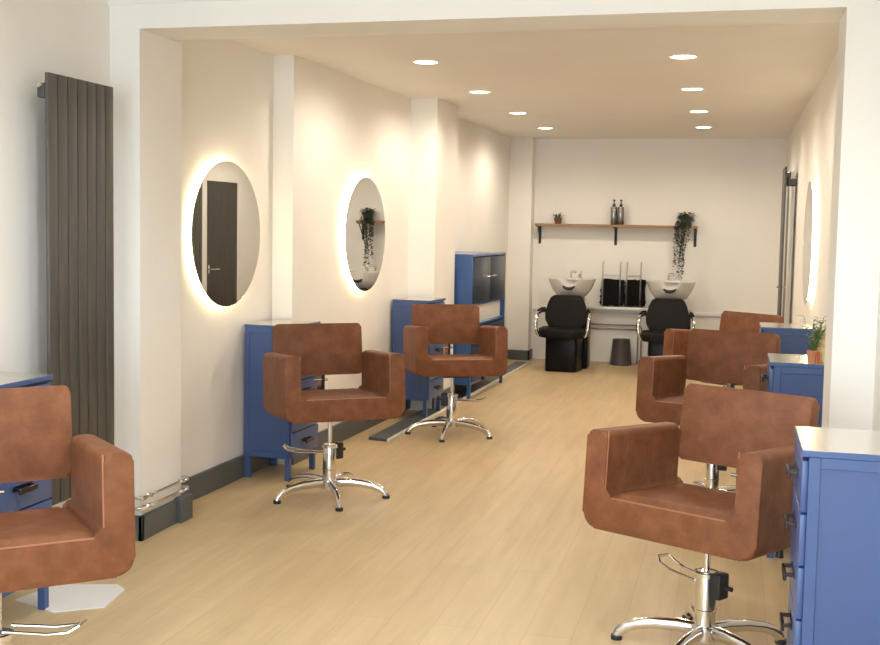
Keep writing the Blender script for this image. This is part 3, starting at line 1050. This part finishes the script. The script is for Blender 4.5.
# potted plant and tin on the right cabinet
t = thing('potted_plant', 'small terracotta pot with bright green plant on the right blue cabinet beside the pier', 'plant', (0.376, 5.475, CH))
bm = bmesh.new()
pot(bm, 0.019, 0.024, 0.062)
finish(bm, 'pot', TERRA, t)
bm = bmesh.new()
r2 = random.Random(21)
for k in range(16):
    a = r2.uniform(0, 2 * PI)
    tilt = r2.uniform(0.05, 0.5)
    Ls = r2.uniform(0.08, 0.17)
    tip = Vector((math.cos(a) * tilt * Ls + 0.012, math.sin(a) * tilt * Ls, Ls))
    base = Vector((0.006 * math.cos(a), 0.006 * math.sin(a), 0.055))
    tube(bm, [base, base + tip * 0.5, base + tip], 0.0012, 4)
    for q in range(11):
        f = (q + 1) / 11
        b2 = r2.uniform(0, 2 * PI)
        el = r2.uniform(0.0, 0.9)
        leaf(bm, base + tip * f, (math.cos(b2) * math.cos(el), math.sin(b2) * math.cos(el), math.sin(el)), r2.uniform(0.018, 0.036), 0.012, 0.2)
finish(bm, 'foliage', LEAFB, t)
t = thing('patterned_tin', 'cream patterned tin beside the small potted plant, half hidden by the pier', 'tin', (0.432, 5.57, CH))
bm = bmesh.new()
lathe(bm, [(0, 0), (0.034, 0), (0.035, 0.003), (0.035, 0.125), (0.033, 0.128), (0, 0.128)], 28)
finish(bm, 'body', PATTERN, t)
bm = bmesh.new()
lathe(bm, [(0, 0.128), (0.036, 0.128), (0.036, 0.143), (0.033, 0.146), (0, 0.146)], 28)
finish(bm, 'lid', PATTERN, t)
t = thing('lipstick_tube', 'small red tube between the potted plant and the patterned tin', 'tube', (0.4035, 5.46, CH))
bm = bmesh.new()
lathe(bm, [(0, 0), (0.006, 0), (0.006, 0.05), (0.005, 0.055), (0, 0.055)], 14)
finish(bm, 'body', REDP, t)

# light switch near the back
t = thing('light_switch', 'small white light switch plate on the left recess wall beyond the blue locker', 'switch', (s4(12.7), 12.7, 1.06), yawL)
bm = bmesh.new()
box(bm, 0, 0.009, -0.043, 0.043, -0.043, 0.043, 0.003, 2)
finish(bm, 'plate', TRIMW, t)
bm = bmesh.new()
box(bm, 0.009, 0.014, -0.012, 0.012, -0.02, 0.02, 0.002, 1)
finish(bm, 'rocker', TRIMW, t)

# ------------------------------------------------------------------ daylight and added fill spots of the front room
w = bpy.data.worlds.new('daylight')
SC.world = w
w.use_nodes = True
bg = w.node_tree.nodes['Background']
bg.inputs['Color'].default_value = (0.70, 0.86, 1.0, 1)
bg.inputs['Strength'].default_value = 8.5
for (x0, x1) in ((NL + 0.12, -1.20), (-1.12, NR - 0.12)):
    ld = bpy.data.lights.new('window_daylight', 'AREA')
    ld.shape = 'RECTANGLE'
    ld.size = x1 - x0
    ld.size_y = 2.15
    ld.cycles.is_portal = True
    lo = bpy.data.objects.new('window_daylight', ld)
    COL.objects.link(lo)
    lo.location = ((x0 + x1) / 2, YF - 0.05, 1.425)
    lo.rotation_euler = (R(90), 0, 0)
for x in (-1.6, -0.6):  # unseen spots without fittings, added to brighten the front room
    for y in (0.4, 2.9):
        ld = bpy.data.lights.new('front_room_fill', 'SPOT')
        ld.energy = 58
        ld.color = (0.90, 0.955, 1.0)
        ld.spot_size = R(172)
        ld.spot_blend = 0.6
        ld.shadow_soft_size = 0.06
        lo = bpy.data.objects.new('front_room_fill', ld)
        COL.objects.link(lo)
        lo.location = (x, y, ZN - 0.03)

# ------------------------------------------------------------------ camera
F, YAW, PITCH, ROLL, PPY = 1111.4193, 0.2567, 0.0728, 0.0182, 308.1212
fw0 = Vector((-math.sin(YAW), math.cos(YAW), 0))
rt0 = Vector((math.cos(YAW), math.sin(YAW), 0))
zz = Vector((0, 0, 1))
fw = fw0 * math.cos(PITCH) - zz * math.sin(PITCH)
up0 = fw0 * math.sin(PITCH) + zz * math.cos(PITCH)
rt = rt0 * math.cos(ROLL) + up0 * math.sin(ROLL)
up = -rt0 * math.sin(ROLL) + up0 * math.cos(ROLL)
cd = bpy.data.cameras.new('camera')
co = bpy.data.objects.new('camera', cd)
COL.objects.link(co)
M = Matrix((rt, up, -fw)).transposed().to_4x4()
M.translation = (0, 0, 1.55)
co.matrix_world = M
cd.sensor_width = 36
cd.lens = F / 880 * 36
cd.shift_y = -(322.5 - PPY) / 880
cd.clip_start = 0.05
SC.camera = co
SC.view_settings.view_transform = 'Standard'
SC.view_settings.look = 'None'
SC.view_settings.exposure = 0.26
SC.view_settings.gamma = 1.0
SC.view_settings.use_curve_mapping = False
SC.cycles.max_bounces = 10
SC.cycles.diffuse_bounces = 6
SC.cycles.sample_clamp_indirect = 6
